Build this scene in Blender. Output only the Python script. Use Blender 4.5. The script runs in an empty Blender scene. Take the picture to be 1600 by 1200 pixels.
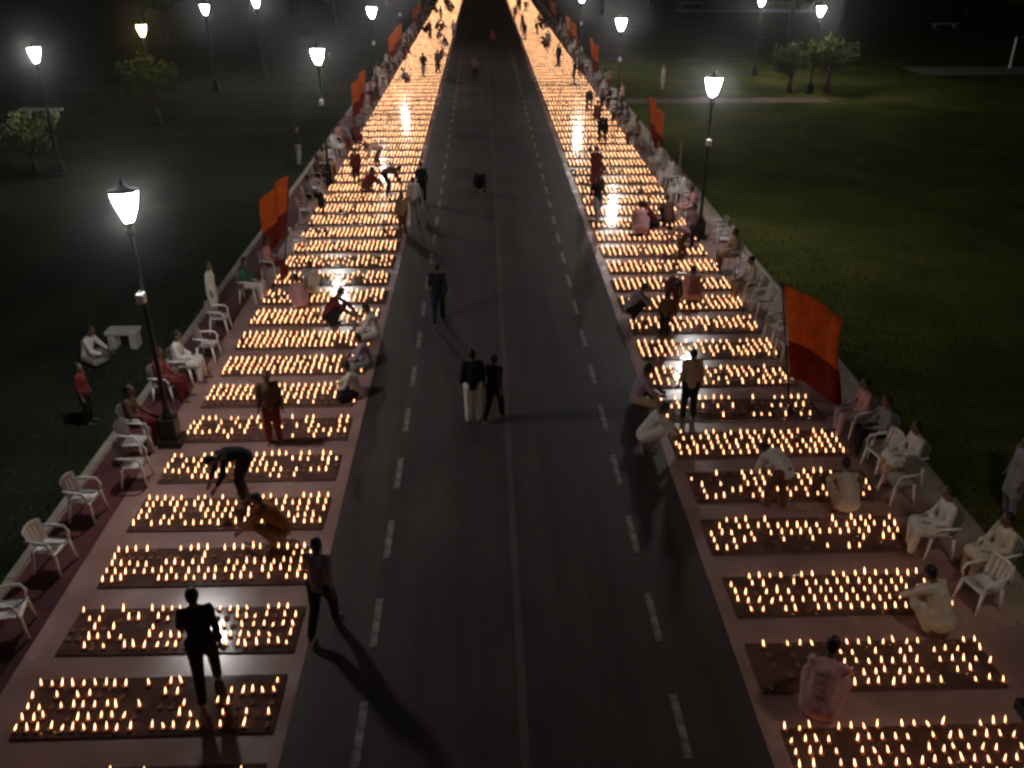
import bpy, bmesh, math, random
import numpy as np
from mathutils import Vector, Matrix, noise

R = math.radians
rng = random.Random(7)
scene = bpy.context.scene
col = scene.collection

# ------------------------------------------------------------------ camera, sky, moon, exposure
CAM_H, FPX, VPX, VPY = 9.6, 1400.0, 751.0, -110.0
PITCH = math.atan((600.0 - VPY) / FPX)
YAW = math.atan((800.0 - VPX) * math.cos(PITCH) / FPX)
cam_d = bpy.data.cameras.new('camera')
cam_d.sensor_width = 36.0
cam_d.lens = 36.0 * FPX / 1600.0
cam_d.clip_start, cam_d.clip_end = 0.1, 2000.0
cam = bpy.data.objects.new('camera', cam_d)
cam.location = (0, 0, CAM_H)
cam.rotation_euler = (math.pi / 2 - PITCH, 0, -YAW)
col.objects.link(cam)
scene.camera = cam

world = bpy.data.worlds.new('World')
scene.world = world
world.use_nodes = True
wn = world.node_tree
for n in list(wn.nodes):
    wn.nodes.remove(n)
sky = wn.nodes.new('ShaderNodeTexSky')
sky.sky_type = 'NISHITA'
sky.sun_disc = False
sky.sun_elevation = R(-4.0)
sky.sun_rotation = R(200.0)
bg = wn.nodes.new('ShaderNodeBackground')
bg.inputs['Strength'].default_value = 0.06
wo = wn.nodes.new('ShaderNodeOutputWorld')
wn.links.new(sky.outputs[0], bg.inputs[0])
wn.links.new(bg.outputs[0], wo.inputs[0])

sun_d = bpy.data.lights.new('moon', 'SUN')
sun_d.energy = 0.012
sun_d.angle = R(0.5)
sun_d.color = (0.85, 0.85, 1.0)
sun = bpy.data.objects.new('moon', sun_d)
sun.rotation_euler = (R(40), 0, R(-20))
col.objects.link(sun)

scene.view_settings.view_transform = 'Standard'
scene.view_settings.look = 'None'
scene.view_settings.exposure = 0.0
scene.view_settings.gamma = 1.0
scene.view_settings.use_curve_mapping = False
cy = scene.cycles
cy.use_denoising = True
cy.max_bounces = 4
cy.diffuse_bounces = 2
cy.glossy_bounces = 2
cy.transmission_bounces = 2
cy.volume_bounces = 0
cy.sample_clamp_indirect = 2.0
cy.use_light_tree = True
cy.pixel_filter_type = 'BLACKMAN_HARRIS'
cy.filter_width = 2.8


def at(px, py, z=0.0):
    """where the sight line through a point of the 1600 x 1200 picture meets the level z"""
    d = Vector(((px - 800.0) / FPX, -(py - 600.0) / FPX, -1.0))
    d = cam.rotation_euler.to_matrix() @ d
    t = (z - CAM_H) / d.z
    return d.x * t, d.y * t


# ------------------------------------------------------------------ materials
def new_mat(name):
    m = bpy.data.materials.new(name)
    m.use_nodes = True
    return m, m.node_tree, m.node_tree.nodes['Principled BSDF']


def plain(name, c, rough=0.6, spec=0.5, var=0.25, scale=14.0, bump=0.0, metallic=0.0):
    m, nt, b = new_mat(name)
    tc = nt.nodes.new('ShaderNodeTexCoord')
    nz = nt.nodes.new('ShaderNodeTexNoise')
    nz.inputs['Scale'].default_value = scale
    nz.inputs['Detail'].default_value = 5.0
    nt.links.new(tc.outputs['Object'], nz.inputs['Vector'])
    ramp = nt.nodes.new('ShaderNodeValToRGB')
    ramp.color_ramp.elements[0].position = 0.3
    ramp.color_ramp.elements[1].position = 0.7
    ramp.color_ramp.elements[0].color = (*[max(0, v * (1 - var)) for v in c], 1)
    ramp.color_ramp.elements[1].color = (*[min(1, v * (1 + var)) for v in c], 1)
    nt.links.new(nz.outputs['Fac'], ramp.inputs['Fac'])
    nt.links.new(ramp.outputs['Color'], b.inputs['Base Color'])
    b.inputs['Roughness'].default_value = rough
    b.inputs['Metallic'].default_value = metallic
    b.inputs['Specular IOR Level'].default_value = spec
    if bump:
        bp = nt.nodes.new('ShaderNodeBump')
        bp.inputs['Strength'].default_value = bump
        bp.inputs['Distance'].default_value = 0.02
        nt.links.new(nz.outputs['Fac'], bp.inputs['Height'])
        nt.links.new(bp.outputs['Normal'], b.inputs['Normal'])
    return m


def two_scale(name, c1, c2, s1, s2, rough=(0.3, 0.5), bump=0.15, spec=0.5, dist=0.01, speck=0.15):
    """ground-like material: broad worn patches, fine grain, uneven gloss"""
    m, nt, b = new_mat(name)
    L = nt.links.new
    tc = nt.nodes.new('ShaderNodeTexCoord')
    n1 = nt.nodes.new('ShaderNodeTexNoise'); n1.inputs['Scale'].default_value = s1; n1.inputs['Detail'].default_value = 6
    n2 = nt.nodes.new('ShaderNodeTexNoise'); n2.inputs['Scale'].default_value = s2; n2.inputs['Detail'].default_value = 3
    L(tc.outputs['Object'], n1.inputs['Vector']); L(tc.outputs['Object'], n2.inputs['Vector'])
    rp = nt.nodes.new('ShaderNodeValToRGB')
    rp.color_ramp.elements[0].position, rp.color_ramp.elements[1].position = 0.36, 0.66
    rp.color_ramp.elements[0].color = (*c1, 1); rp.color_ramp.elements[1].color = (*c2, 1)
    L(n1.outputs['Fac'], rp.inputs['Fac'])
    mx = nt.nodes.new('ShaderNodeMixRGB'); mx.blend_type = 'OVERLAY'; mx.inputs['Fac'].default_value = speck * 3
    L(rp.outputs['Color'], mx.inputs['Color1']); L(n2.outputs['Fac'], mx.inputs['Color2'])
    L(mx.outputs['Color'], b.inputs['Base Color'])
    mr = nt.nodes.new('ShaderNodeMapRange')
    mr.inputs['From Min'].default_value, mr.inputs['From Max'].default_value = 0.3, 0.7
    mr.inputs['To Min'].default_value, mr.inputs['To Max'].default_value = rough
    L(n1.outputs['Fac'], mr.inputs['Value']); L(mr.outputs['Result'], b.inputs['Roughness'])
    b.inputs['Specular IOR Level'].default_value = spec
    bp = nt.nodes.new('ShaderNodeBump'); bp.inputs['Strength'].default_value = bump; bp.inputs['Distance'].default_value = dist
    L(n2.outputs['Fac'], bp.inputs['Height']); L(bp.outputs['Normal'], b.inputs['Normal'])
    return m


def emit(name, c, strength):
    m = bpy.data.materials.new(name)
    m.use_nodes = True
    nt = m.node_tree
    for n in list(nt.nodes):
        nt.nodes.remove(n)
    e = nt.nodes.new('ShaderNodeEmission')
    e.inputs['Color'].default_value = (*c, 1)
    e.inputs['Strength'].default_value = strength
    o = nt.nodes.new('ShaderNodeOutputMaterial')
    nt.links.new(e.outputs[0], o.inputs[0])
    return m


M = {}
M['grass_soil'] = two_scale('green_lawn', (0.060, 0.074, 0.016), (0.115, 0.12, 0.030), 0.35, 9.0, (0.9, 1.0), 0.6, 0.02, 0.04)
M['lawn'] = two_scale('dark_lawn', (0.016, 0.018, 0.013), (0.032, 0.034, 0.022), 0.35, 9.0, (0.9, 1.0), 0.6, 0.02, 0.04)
M['asphalt'] = two_scale('asphalt', (0.050, 0.036, 0.034), (0.072, 0.052, 0.049), 0.5, 60.0, (0.5, 0.7), 0.25, 0.22, 0.004)
nt = M['asphalt'].node_tree
b_ = nt.nodes['Principled BSDF']
tc_ = nt.nodes.new('ShaderNodeTexCoord'); mp_ = nt.nodes.new('ShaderNodeMapping'); mp_.inputs['Scale'].default_value = (1.5, .07, 1)
nw_ = nt.nodes.new('ShaderNodeTexNoise'); nw_.inputs['Scale'].default_value = 1.6; nw_.inputs['Detail'].default_value = 5
vo_ = nt.nodes.new('ShaderNodeTexVoronoi'); vo_.feature = 'DISTANCE_TO_EDGE'; vo_.inputs['Scale'].default_value = .45
dn_ = nt.nodes.new('ShaderNodeTexNoise'); dn_.inputs['Scale'].default_value = 1.7; dn_.inputs['Detail'].default_value = 4
ad_ = nt.nodes.new('ShaderNodeVectorMath'); ad_.operation = 'ADD'
nt.links.new(tc_.outputs['Object'], mp_.inputs['Vector']); nt.links.new(mp_.outputs[0], nw_.inputs['Vector'])
nt.links.new(tc_.outputs['Object'], dn_.inputs['Vector'])
nt.links.new(tc_.outputs['Object'], ad_.inputs[0]); nt.links.new(dn_.outputs['Color'], ad_.inputs[1]); nt.links.new(ad_.outputs[0], vo_.inputs['Vector'])
r1_ = nt.nodes.new('ShaderNodeMapRange'); r1_.inputs['From Min'].default_value = .3; r1_.inputs['From Max'].default_value = .7; r1_.inputs['To Min'].default_value = .72; r1_.inputs['To Max'].default_value = 1.25
r2_ = nt.nodes.new('ShaderNodeMapRange'); r2_.inputs['From Max'].default_value = .014; r2_.inputs['To Min'].default_value = .80; r2_.inputs['To Max'].default_value = 1.0
nt.links.new(nw_.outputs['Fac'], r1_.inputs['Value']); nt.links.new(vo_.outputs['Distance'], r2_.inputs['Value'])
ml_ = nt.nodes.new('ShaderNodeMath'); ml_.operation = 'MULTIPLY'
nt.links.new(r1_.outputs[0], ml_.inputs[0]); nt.links.new(r2_.outputs[0], ml_.inputs[1])
vm_ = nt.nodes.new('ShaderNodeVectorMath'); vm_.operation = 'SCALE'
nt.links.new(b_.inputs['Base Color'].links[0].from_socket, vm_.inputs[0]); nt.links.new(ml_.outputs[0], vm_.inputs['Scale'])
nt.links.new(vm_.outputs[0], b_.inputs['Base Color'])
M['pavement'] = two_scale('red_pavement', (0.34, 0.19, 0.17), (0.47, 0.285, 0.26), 0.9, 40.0, (0.17, 0.30), 0.05, 0.5, 0.002)
M['maroon_strip'] = two_scale('maroon_carpet', (0.085, 0.030, 0.034), (0.14, 0.050, 0.052), 1.2, 60.0, (0.8, 0.95), 0.3, 0.15)
M['tan_strip'] = two_scale('tan_edging', (0.32, 0.25, 0.19), (0.44, 0.35, 0.27), 1.2, 40.0, (0.6, 0.8), 0.2, 0.3)
M['kerb'] = two_scale('kerb_stone', (0.25, 0.22, 0.18), (0.36, 0.32, 0.27), 1.5, 30.0, (0.6, 0.8), 0.3)
M['mat'] = two_scale('mat_sheet', (0.11, 0.058, 0.048), (0.18, 0.10, 0.082), 2.2, 30.0, (0.06, 0.13), 0.03, 0.8, 0.002)
M['paint'] = two_scale('worn_white_paint', (0.09, 0.08, 0.075), (0.30, 0.28, 0.27), 5.0, 50.0, (0.5, 0.7), 0.2)
M['paint_faint'] = two_scale('worn_centre_paint', (0.052, 0.039, 0.037), (0.088, 0.068, 0.063), 1.6, 50.0, (0.5, 0.7), 0.2)
M['path'] = two_scale('park_path', (0.22, 0.20, 0.17), (0.34, 0.31, 0.27), 0.6, 20.0, (0.7, 0.9), 0.3)
M['path_red'] = two_scale('red_gravel_path', (0.17, 0.10, 0.07), (0.24, 0.15, 0.10), 0.8, 20.0, (0.8, 0.95), 0.3)
M['clay'] = plain('fired_clay', (0.30, 0.12, 0.06), 0.7, 0.3, 0.25, 30)
M['flame'] = emit('flame', (1.0, 0.50, 0.235), 10.0)
M['iron'] = plain('painted_iron', (0.012, 0.012, 0.014), 0.5, 0.5, 0.3, 12)
M['lantern'] = emit('lantern_glass', (1.0, 0.96, 0.93), 235.0)
M['lantern_dim'] = emit('lantern_glass_dim', (1.0, 0.86, 0.70), 65.0)
M['lantern_warm'] = emit('lantern_glass_warm', (1.0, 0.78, 0.30), 70.0)
M['white_box'] = plain('white_enamel', (0.8, 0.8, 0.78), 0.4, 0.5, 0.05)
M['plastic'] = plain('white_plastic', (0.84, 0.82, 0.80), 0.38, 0.5, 0.10, 6)
M['stone'] = plain('pale_stone', (0.42, 0.41, 0.40), 0.8, 0.3, 0.2, 8, 0.3)
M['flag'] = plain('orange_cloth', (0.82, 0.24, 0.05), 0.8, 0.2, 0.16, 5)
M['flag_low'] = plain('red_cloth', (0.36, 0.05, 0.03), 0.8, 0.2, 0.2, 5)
for k_ in ('flag', 'flag_low'):
    nt = M[k_].node_tree
    b_ = nt.nodes['Principled BSDF']
    tr = nt.nodes.new('ShaderNodeBsdfTranslucent')
    nt.links.new(b_.inputs['Base Color'].links[0].from_socket, tr.inputs['Color'])
    mxs = nt.nodes.new('ShaderNodeMixShader'); mxs.inputs[0].default_value = .5
    nt.links.new(b_.outputs[0], mxs.inputs[1]); nt.links.new(tr.outputs[0], mxs.inputs[2])
    nt.links.new(mxs.outputs[0], nt.nodes['Material Output'].inputs['Surface'])
M['bamboo'] = plain('bamboo', (0.30, 0.23, 0.13), 0.6, 0.4, 0.25, 20)
M['skin'] = plain('brown_skin', (0.17, 0.088, 0.052), 0.55, 0.4, 0.1, 10)
M['hair'] = plain('black_hair', (0.010, 0.008, 0.008), 0.5, 0.4, 0.3, 40)
M['eye'] = plain('dark_eye', (0.015, 0.012, 0.010), 0.2, 0.5, 0.1, 10)
M['bark'] = plain('bark', (0.09, 0.065, 0.045), 0.9, 0.2, 0.4, 9, 0.6)
CL = {'white': (0.66, 0.62, 0.58), 'cream': (0.60, 0.53, 0.44), 'grey': (0.26, 0.25, 0.27), 'black': (0.012, 0.011, 0.013), 'navy': (0.022, 0.024, 0.055),
      'maroon': (0.14, 0.022, 0.022), 'red': (0.26, 0.06, 0.055), 'pink': (0.58, 0.30, 0.30), 'brown': (0.13, 0.068, 0.042), 'green': (0.03, 0.13, 0.075),
      'orange': (0.26, 0.10, 0.035), 'lilac': (0.34, 0.26, 0.33), 'tan': (0.36, 0.25, 0.16), 'blue': (0.10, 0.15, 0.30), 'yellow': (0.52, 0.38, 0.10)}
for k, v in CL.items():
    M['cl_' + k] = plain('cloth_' + k, v, 0.85, 0.2, 0.16, 11, 0.7)
m, nt, b = new_mat('leaves')
oi = nt.nodes.new('ShaderNodeTexCoord')
nz = nt.nodes.new('ShaderNodeTexNoise'); nz.inputs['Scale'].default_value = 1.3; nz.inputs['Detail'].default_value = 4
rp = nt.nodes.new('ShaderNodeValToRGB')
rp.color_ramp.elements[0].position, rp.color_ramp.elements[1].position = 0.35, 0.65
rp.color_ramp.elements[0].color = (0.030, 0.050, 0.018, 1); rp.color_ramp.elements[1].color = (0.10, 0.115, 0.035, 1)
nt.links.new(oi.outputs['Object'], nz.inputs['Vector']); nt.links.new(nz.outputs['Fac'], rp.inputs['Fac'])
nt.links.new(rp.outputs['Color'], b.inputs['Base Color'])
b.inputs['Roughness'].default_value = 0.85
b.inputs['Specular IOR Level'].default_value = 0.15
M['leaf'] = m


# ------------------------------------------------------------------ helpers
def mesh_of(name, bm, mats, smooth=False):
    me = bpy.data.meshes.new(name)
    bm.normal_update()
    bm.to_mesh(me)
    bm.free()
    for mm in (mats if isinstance(mats, (list, tuple)) else [mats]):
        me.materials.append(M[mm])
    if smooth:
        me.polygons.foreach_set('use_smooth', [True] * len(me.polygons))
    return me


def link(name, data, parent=None, loc=(0, 0, 0), rz=0.0):
    o = bpy.data.objects.new(name, data)
    col.objects.link(o)
    o.location = loc
    o.rotation_euler = (0, 0, rz)
    if parent:
        o.parent = parent
    return o


def tag(o, label, cat, group=None):
    o['label'] = label
    o['category'] = cat
    if group:
        o['group'] = group
    return o


def struct(name, me, loc=(0, 0, 0)):
    o = link(name, me, None, loc)
    o['kind'] = 'structure'
    return o


def box(bm, x0, x1, y0, y1, z0, z1, bev=0.0):
    r = bmesh.ops.create_cube(bm, size=1.0)
    for v in r['verts']:
        v.co = Vector((x0 + (v.co.x + .5) * (x1 - x0), y0 + (v.co.y + .5) * (y1 - y0), z0 + (v.co.z + .5) * (z1 - z0)))
    if bev:
        es = list({e for v in r['verts'] for e in v.link_edges})
        bmesh.ops.bevel(bm, geom=es, offset=bev, segments=2, affect='EDGES', profile=0.6)


def lathe(bm, prof, seg=12, cx=0, cy_=0, mat=0, phase=0.0, sq=(1, 1)):
    rings = []
    for r, z in prof:
        rings.append([bm.verts.new((cx + sq[0] * r * math.cos(phase + 2 * math.pi * i / seg), cy_ + sq[1] * r * math.sin(phase + 2 * math.pi * i / seg), z)) for i in range(seg)])
    for a, b_ in zip(rings, rings[1:]):
        for i in range(seg):
            f = bm.faces.new((a[i], a[(i + 1) % seg], b_[(i + 1) % seg], b_[i]))
            f.material_index = mat
    f = bm.faces.new(list(reversed(rings[0]))); f.material_index = mat
    f = bm.faces.new(rings[-1]); f.material_index = mat


def tube(bm, pts, radii, seg=8):
    rings = []
    for i, p in enumerate(pts):
        p = Vector(p)
        a = Vector(pts[max(0, i - 1)]); c = Vector(pts[min(len(pts) - 1, i + 1)])
        d = (c - a).normalized()
        u = d.cross(Vector((0, 0, 1)) if abs(d.z) < 0.9 else Vector((1, 0, 0))).normalized()
        w = d.cross(u)
        rings.append([bm.verts.new(p + (u * math.cos(2 * math.pi * k / seg) + w * math.sin(2 * math.pi * k / seg)) * radii[i]) for k in range(seg)])
    for a, b_ in zip(rings, rings[1:]):
        for k in range(seg):
            bm.faces.new((a[k], a[(k + 1) % seg], b_[(k + 1) % seg], b_[k]))
    bm.faces.new(list(reversed(rings[0])))
    bm.faces.new(rings[-1])


def sheet(name, x0, x1, y0, y1, z, mat, nx=1, ny=1):
    bm = bmesh.new()
    vs = [[bm.verts.new((x0 + (x1 - x0) * i / nx, y0 + (y1 - y0) * j / ny, z)) for i in range(nx + 1)] for j in range(ny + 1)]
    for j in range(ny):
        for i in range(nx):
            bm.faces.new((vs[j][i], vs[j][i + 1], vs[j + 1][i + 1], vs[j + 1][i]))
    return struct(name, mesh_of(name, bm, mat))


# ------------------------------------------------------------------ ground, road, pavements
ROAD_C = 0.43
LEFT_IN, LEFT_OUT, RIGHT_IN, RIGHT_OUT = -2.97, -6.45, 3.86, 7.36
EDGE_L, EDGE_R = -7.85, 8.65
FAR = 170.0
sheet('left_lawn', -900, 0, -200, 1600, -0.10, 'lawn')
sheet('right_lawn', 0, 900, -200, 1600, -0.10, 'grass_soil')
sheet('road', -2.75, 3.62, -12, FAR, 0.0, 'asphalt')


def slab(name, x0, x1, y0, y1, z0, z1, mat, bev=0.0):
    bm = bmesh.new()
    box(bm, x0, x1, y0, y1, z0, z1, bev)
    return struct(name, mesh_of(name, bm, mat))


slab('left_pavement', EDGE_L, -2.752, -12, FAR, -0.3, 0.004, 'pavement')
slab('right_pavement', 3.622, EDGE_R, -12, FAR, -0.3, 0.004, 'pavement')
for (x0, x1, nm) in ((EDGE_L - 0.16, EDGE_L - 0.002, 'left_kerb'), (EDGE_R + 0.002, EDGE_R + 0.16, 'right_kerb')):
    kb = bpy.data.objects.new(nm, None); col.objects.link(kb); kb['kind'] = 'structure'
    bm = bmesh.new(); box(bm, x0, x1, 0, 1.48, -0.3, 0.045, 0.012)
    km = mesh_of('kerb_stone', bm, 'kerb')
    y = -6.0
    for i in range(44):
        o = link('kerb_stone', km, kb, (rng.uniform(-.006, .006), y, rng.uniform(-.006, .004)))
        y += 1.5
    bm = bmesh.new(); box(bm, x0, x1, y, FAR, -0.3, 0.042)
    link('far_kerb_run', mesh_of('far_kerb_run', bm, 'kerb'), kb)

bm = bmesh.new()
for i in range(9):
    pass
box(bm, -0.055, 0.055, -0.55, 0.55, 0.0, 0.006)
dash = mesh_of('lane_dash', bm, 'paint')
for xs in (ROAD_C - 2.2, ROAD_C + 2.12):
    y = 15.1 - 2.15 * 6
    while y < 120:
        o = link('lane_marking', dash, None, (xs, y, 0.0005))
        o['kind'] = 'structure'
        y += 2.15
sheet('left_chair_strip', EDGE_L + .03, -6.9, -12, 50, 0.0085, 'maroon_strip')
sheet('right_edge_strip', 8.22, EDGE_R - .02, -12, FAR, 0.0085, 'tan_strip')
sheet('centre_line_marking', ROAD_C - 0.06, ROAD_C + 0.06, -10, FAR, 0.004, 'paint_faint', 1, 60)
# paths that cross the lawns
sheet('cross_path', EDGE_R + 0.2, 22, 57.6, 59.4, -0.085, 'path_red')
sheet('far_park_path', 33, 75, 69.0, 73.5, -0.085, 'path')
sheet('far_cross_path', 26, 46, 126, 131, -0.085, 'path')

# grass blades along the edges of the paving, where the lamps reach it
gv, gf = [], []
r2 = np.random.RandomState(3)
for side in (-1, 1):
    n = 7000 if side < 0 else 42000
    gx = 0.2 + r2.uniform(0, 1, n) ** 1.6 * (2.2 if side < 0 else 11.0)
    gx = (EDGE_R + gx) if side > 0 else (EDGE_L - gx)
    gy = 8 + 52 * r2.uniform(0, 1, n) ** 1.5
    h = r2.uniform(0.04, 0.10, n); a = r2.uniform(0, 6.283, n); lean = r2.normal(0, 0.03, (n, 2))
    w = r2.uniform(0.008, 0.016, n)
    base = len(gv) if not gv else sum(len(v) for v in gv)
    v = np.zeros((n, 3, 3))
    v[:, 0, 0] = gx - np.cos(a) * w; v[:, 0, 1] = gy - np.sin(a) * w; v[:, 0, 2] = -0.1
    v[:, 1, 0] = gx + np.cos(a) * w; v[:, 1, 1] = gy + np.sin(a) * w; v[:, 1, 2] = -0.1
    v[:, 2, 0] = gx + lean[:, 0]; v[:, 2, 1] = gy + lean[:, 1]; v[:, 2, 2] = -0.1 + h
    gv.append(v.reshape(-1, 3))
gv = np.concatenate(gv)
gme = bpy.data.meshes.new('grass')
gme.vertices.add(len(gv)); gme.vertices.foreach_set('co', gv.ravel())
nf = len(gv) // 3
gme.loops.add(nf * 3); gme.loops.foreach_set('vertex_index', np.arange(nf * 3))
gme.polygons.add(nf); gme.polygons.foreach_set('loop_start', np.arange(nf) * 3); gme.polygons.foreach_set('loop_total', np.full(nf, 3))
gme.materials.append(M['leaf'])
gme.update(calc_edges=True)
go = link('grass', gme)
go['kind'] = 'stuff'
tag(go, 'short mown grass of the dark lawns beside the pavements', 'grass')

# ------------------------------------------------------------------ trees
def tree_meshes(seed, h, spread, nleaf, size):
    r = random.Random(seed)
    bm = bmesh.new()
    tube(bm, [(0, 0, -0.1), (0.05, 0, h * .15), (-0.03, .05, h * .3), (0.05, 0, h * .45), (0, 0, h * .7)], [.22, .16, .14, .11, .05], 9)
    tips = []
    for i in range(8):
        a = i * 2.4 + r.uniform(-.4, .4)
        z0 = h * r.uniform(.28, .5)
        e = Vector((math.cos(a) * spread * r.uniform(.5, .9), math.sin(a) * spread * r.uniform(.5, .9), z0 + h * r.uniform(.15, .4)))
        mid = Vector((e.x * .45, e.y * .45, z0 + (e.z - z0) * .35))
        tube(bm, [(0, 0, z0), mid, e], [.08, .055, .02], 6)
        tips += [e, mid.lerp(e, .6)]
    tips += [Vector((0, 0, h * .85)), Vector((r.uniform(-.5, .5), r.uniform(-.5, .5), h * .75))]
    trunk = mesh_of('trunk', bm, 'bark', True)
    vs, fs = [], []
    for i in range(nleaf):
        c = r.choice(tips)
        rad = spread * .42
        d = Vector((r.gauss(0, 1), r.gauss(0, 1), r.gauss(0, .7)))
        d = d.normalized() * rad * r.random() ** .45
        p = c + d
        u = Vector((r.gauss(0, 1), r.gauss(0, 1), r.gauss(0, 1))).normalized()
        w = u.cross(Vector((r.gauss(0, 1), r.gauss(0, 1), r.gauss(0, 1)))).normalized()
        s = size * r.uniform(.6, 1.2)
        b0 = len(vs)
        vs += [p - u * s, p + w * s * .45, p + u * s, p - w * s * .45]
        fs.append((b0, b0 + 1, b0 + 2, b0 + 3))
    me = bpy.data.meshes.new('crown')
    me.from_pydata([tuple(v) for v in vs], [], fs)
    me.materials.append(M['leaf'])
    return trunk, me


TM = [tree_meshes(1, 7.5, 2.9, 3200, .22), tree_meshes(2, 9.0, 3.4, 3600, .24), tree_meshes(5, 4.2, 1.7, 1800, .15)]


def tree(x, y, kind, label, rz=0.0, sc=1.0, group=None):
    t, c = TM[kind]
    r = link('tree', None, None, (x, y, -0.1), rz)
    r.scale = (sc, sc, sc)
    link('trunk', t, r); link('crown', c, r)
    tag(r, label, 'tree', group)
    return r


# ------------------------------------------------------------------ street lamps
def lamp_meshes(hh, glass):
    d = {}
    bm = bmesh.new()
    box(bm, -.24, .24, -.24, .24, -.1, .16, .02); box(bm, -.17, .17, -.17, .17, .162, .62, .03)
    d['plinth'] = mesh_of('plinth', bm, 'iron')
    bm = bmesh.new()
    lathe(bm, [(.12, .622), (.13, .68), (.07, .76), (.055, 1.0), (.048, 1.9), (.038, hh - .62), (.07, hh - .58), (.085, hh - .52), (.05, hh - .47), (.04, hh - .42), (.07, hh - .36), (.09, hh - .33)], 14)
    d['pole'] = mesh_of('pole', bm, 'iron', True)
    bm = bmesh.new()
    lathe(bm, [(.085, hh - .325), (.20, hh - .06), (.26, hh + .22)], 6)
    d['lantern_glass'] = mesh_of('lantern_glass', bm, glass)
    bm = bmesh.new()
    for i in range(6):
        a = 2 * math.pi * i / 6
        tube(bm, [(.092 * math.cos(a), .092 * math.sin(a), hh - .34), (.208 * math.cos(a), .208 * math.sin(a), hh - .06), (.272 * math.cos(a), .272 * math.sin(a), hh + .23)], [.008, .008, .008], 5)
    d['lantern_frame'] = mesh_of('lantern_frame', bm, 'iron')
    bm = bmesh.new()
    lathe(bm, [(.285, hh + .232), (.29, hh + .245), (.13, hh + .29), (.04, hh + .35), (.03, hh + .39), (.04, hh + .42), (.01, hh + .48)], 12)
    d['lantern_roof'] = mesh_of('lantern_roof', bm, 'iron', True)
    return d


LM = lamp_meshes(5.1, 'lantern')
LMD = lamp_meshes(5.1, 'lantern_dim')
LMW = lamp_meshes(4.9, 'lantern_warm')
bm = bmesh.new(); box(bm, -.07, .07, -.10, .10, 3.2, 3.4, .02); box(bm, -.02, .02, -.02, .0, 3.4, 3.46)
BOXM = mesh_of('white_box', bm, 'white_box')


def street_lamp(x, y, label, group, mesh=LM, with_box=True):
    r = link('street_lamp', None, None, (x, y, 0.004 if EDGE_L < x < EDGE_R else -0.1))
    for k, me in mesh.items():
        link(k, me, r)
    if with_box:
        o = link('mounting_box', BOXM, r)
        o.location = (0.0, -0.13, 0)
    tag(r, label, 'street lamp', group)
    return r


G_L, G_R = 'street lamps along the left pavement', 'street lamps along the right pavement'
street_lamp(-6.6, 16.4, 'large lit lantern on a dark post nearest the camera on the left', G_L)
street_lamp(-6.6, 38.2, 'round glowing lantern on the left, second along the left pavement edge', G_L)
street_lamp(-6.75, 59.6, 'small lit lantern on the left, third along the left pavement edge', G_L)
street_lamp(-6.8, 80.6, 'fourth lantern along the left pavement, beside the far golden lamps', G_L)
street_lamp(7.46, 8.6, 'dimmer street lamp beside the nearest right chairs', G_R, LMD)
street_lamp(7.46, 30.0, 'bright tapered lantern above the right lawn, nearest in view on the right', G_R)
street_lamp(7.46, 51.3, 'small lit lantern on the right, second in view along the right pavement', G_R)
street_lamp(7.46, 72.2, 'third lit lantern in view along the right pavement, at the top edge', G_R)
G_P = 'lamps along the park paths'
street_lamp(-18.6, 40.0, 'park lamp with a pinkish glare beside yellow lit leaves, far left', G_P, with_box=False)
street_lamp(-18.3, 52.2, 'warm yellow park lamp shining through a small tree on the left', G_P, LMW, False)
street_lamp(-18.0, 63.6, 'small white park lamp behind the left lawn at the top edge', G_P, with_box=False)
street_lamp(-16.0, 69.5, 'park lamp at the top edge between the left lawn trees', G_P, with_box=False)
street_lamp(21.6, 61.0, 'bright park lamp between leaves at the top right', G_P, with_box=False)
street_lamp(20.2, 69.5, 'small park lamp at the top edge right of the road', G_P, with_box=False)

G_T = 'trees on the dark lawns'
tree(-19.9, 40.4, 2, 'small tree with yellow lit leaves beside the far left park lamp', .4, .7, G_T)
tree(-18.5, 52.5, 2, 'small tree around the warm yellow lamp on the left', 3.9, .9, G_T)
tree(23.0, 61.7, 2, 'small lit tree right of the bright top right park lamp', 2.2, .9, G_T)
tree(20.5, 61.8, 2, 'small lit tree left of the bright top right park lamp', 4.2, .8, G_T)
TL = [(-41, 60, 0), (-30, 92, 1), (-17, 112, 0), (-46, 78, 1), (-36, 104, 0), (-24, 126, 1), (-13.5, 138, 0), (31, 96, 0), (15.5, 124, 1), (24, 137, 0), (40, 106, 1), (52, 90, 0), (13.5, 152, 1), (-13, 156, 1), (60, 118, 0)]
TLAB = ['broad dark tree farthest to the left on the lawn', 'tall dark tree behind the left park lamps']
for i, (x, y, k) in enumerate(TL):
    tree(x, y, k, 'dark broad tree at the back of the lawns, lost in the night', i * 1.7, rng.uniform(.85, 1.1), 'far dark trees at the back of the lawns')

# stone benches and posts on the lawns
def bench(x, y, w, label, rz=0.0):
    r = link('stone_bench', None, None, (x, y, -0.1), rz)
    bm = bmesh.new(); box(bm, -w / 2, w / 2, -.22, .22, .40, .50, .02)
    link('seat', mesh_of('seat', bm, 'stone'), r)
    for s in (-1, 1):
        bm = bmesh.new(); box(bm, s * w * .34 - .09, s * w * .34 + .09, -.17, .17, 0, .398, .01)
        link('leg', mesh_of('leg', bm, 'stone'), r)
    tag(r, label, 'bench', 'stone benches on the lawns')


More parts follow.
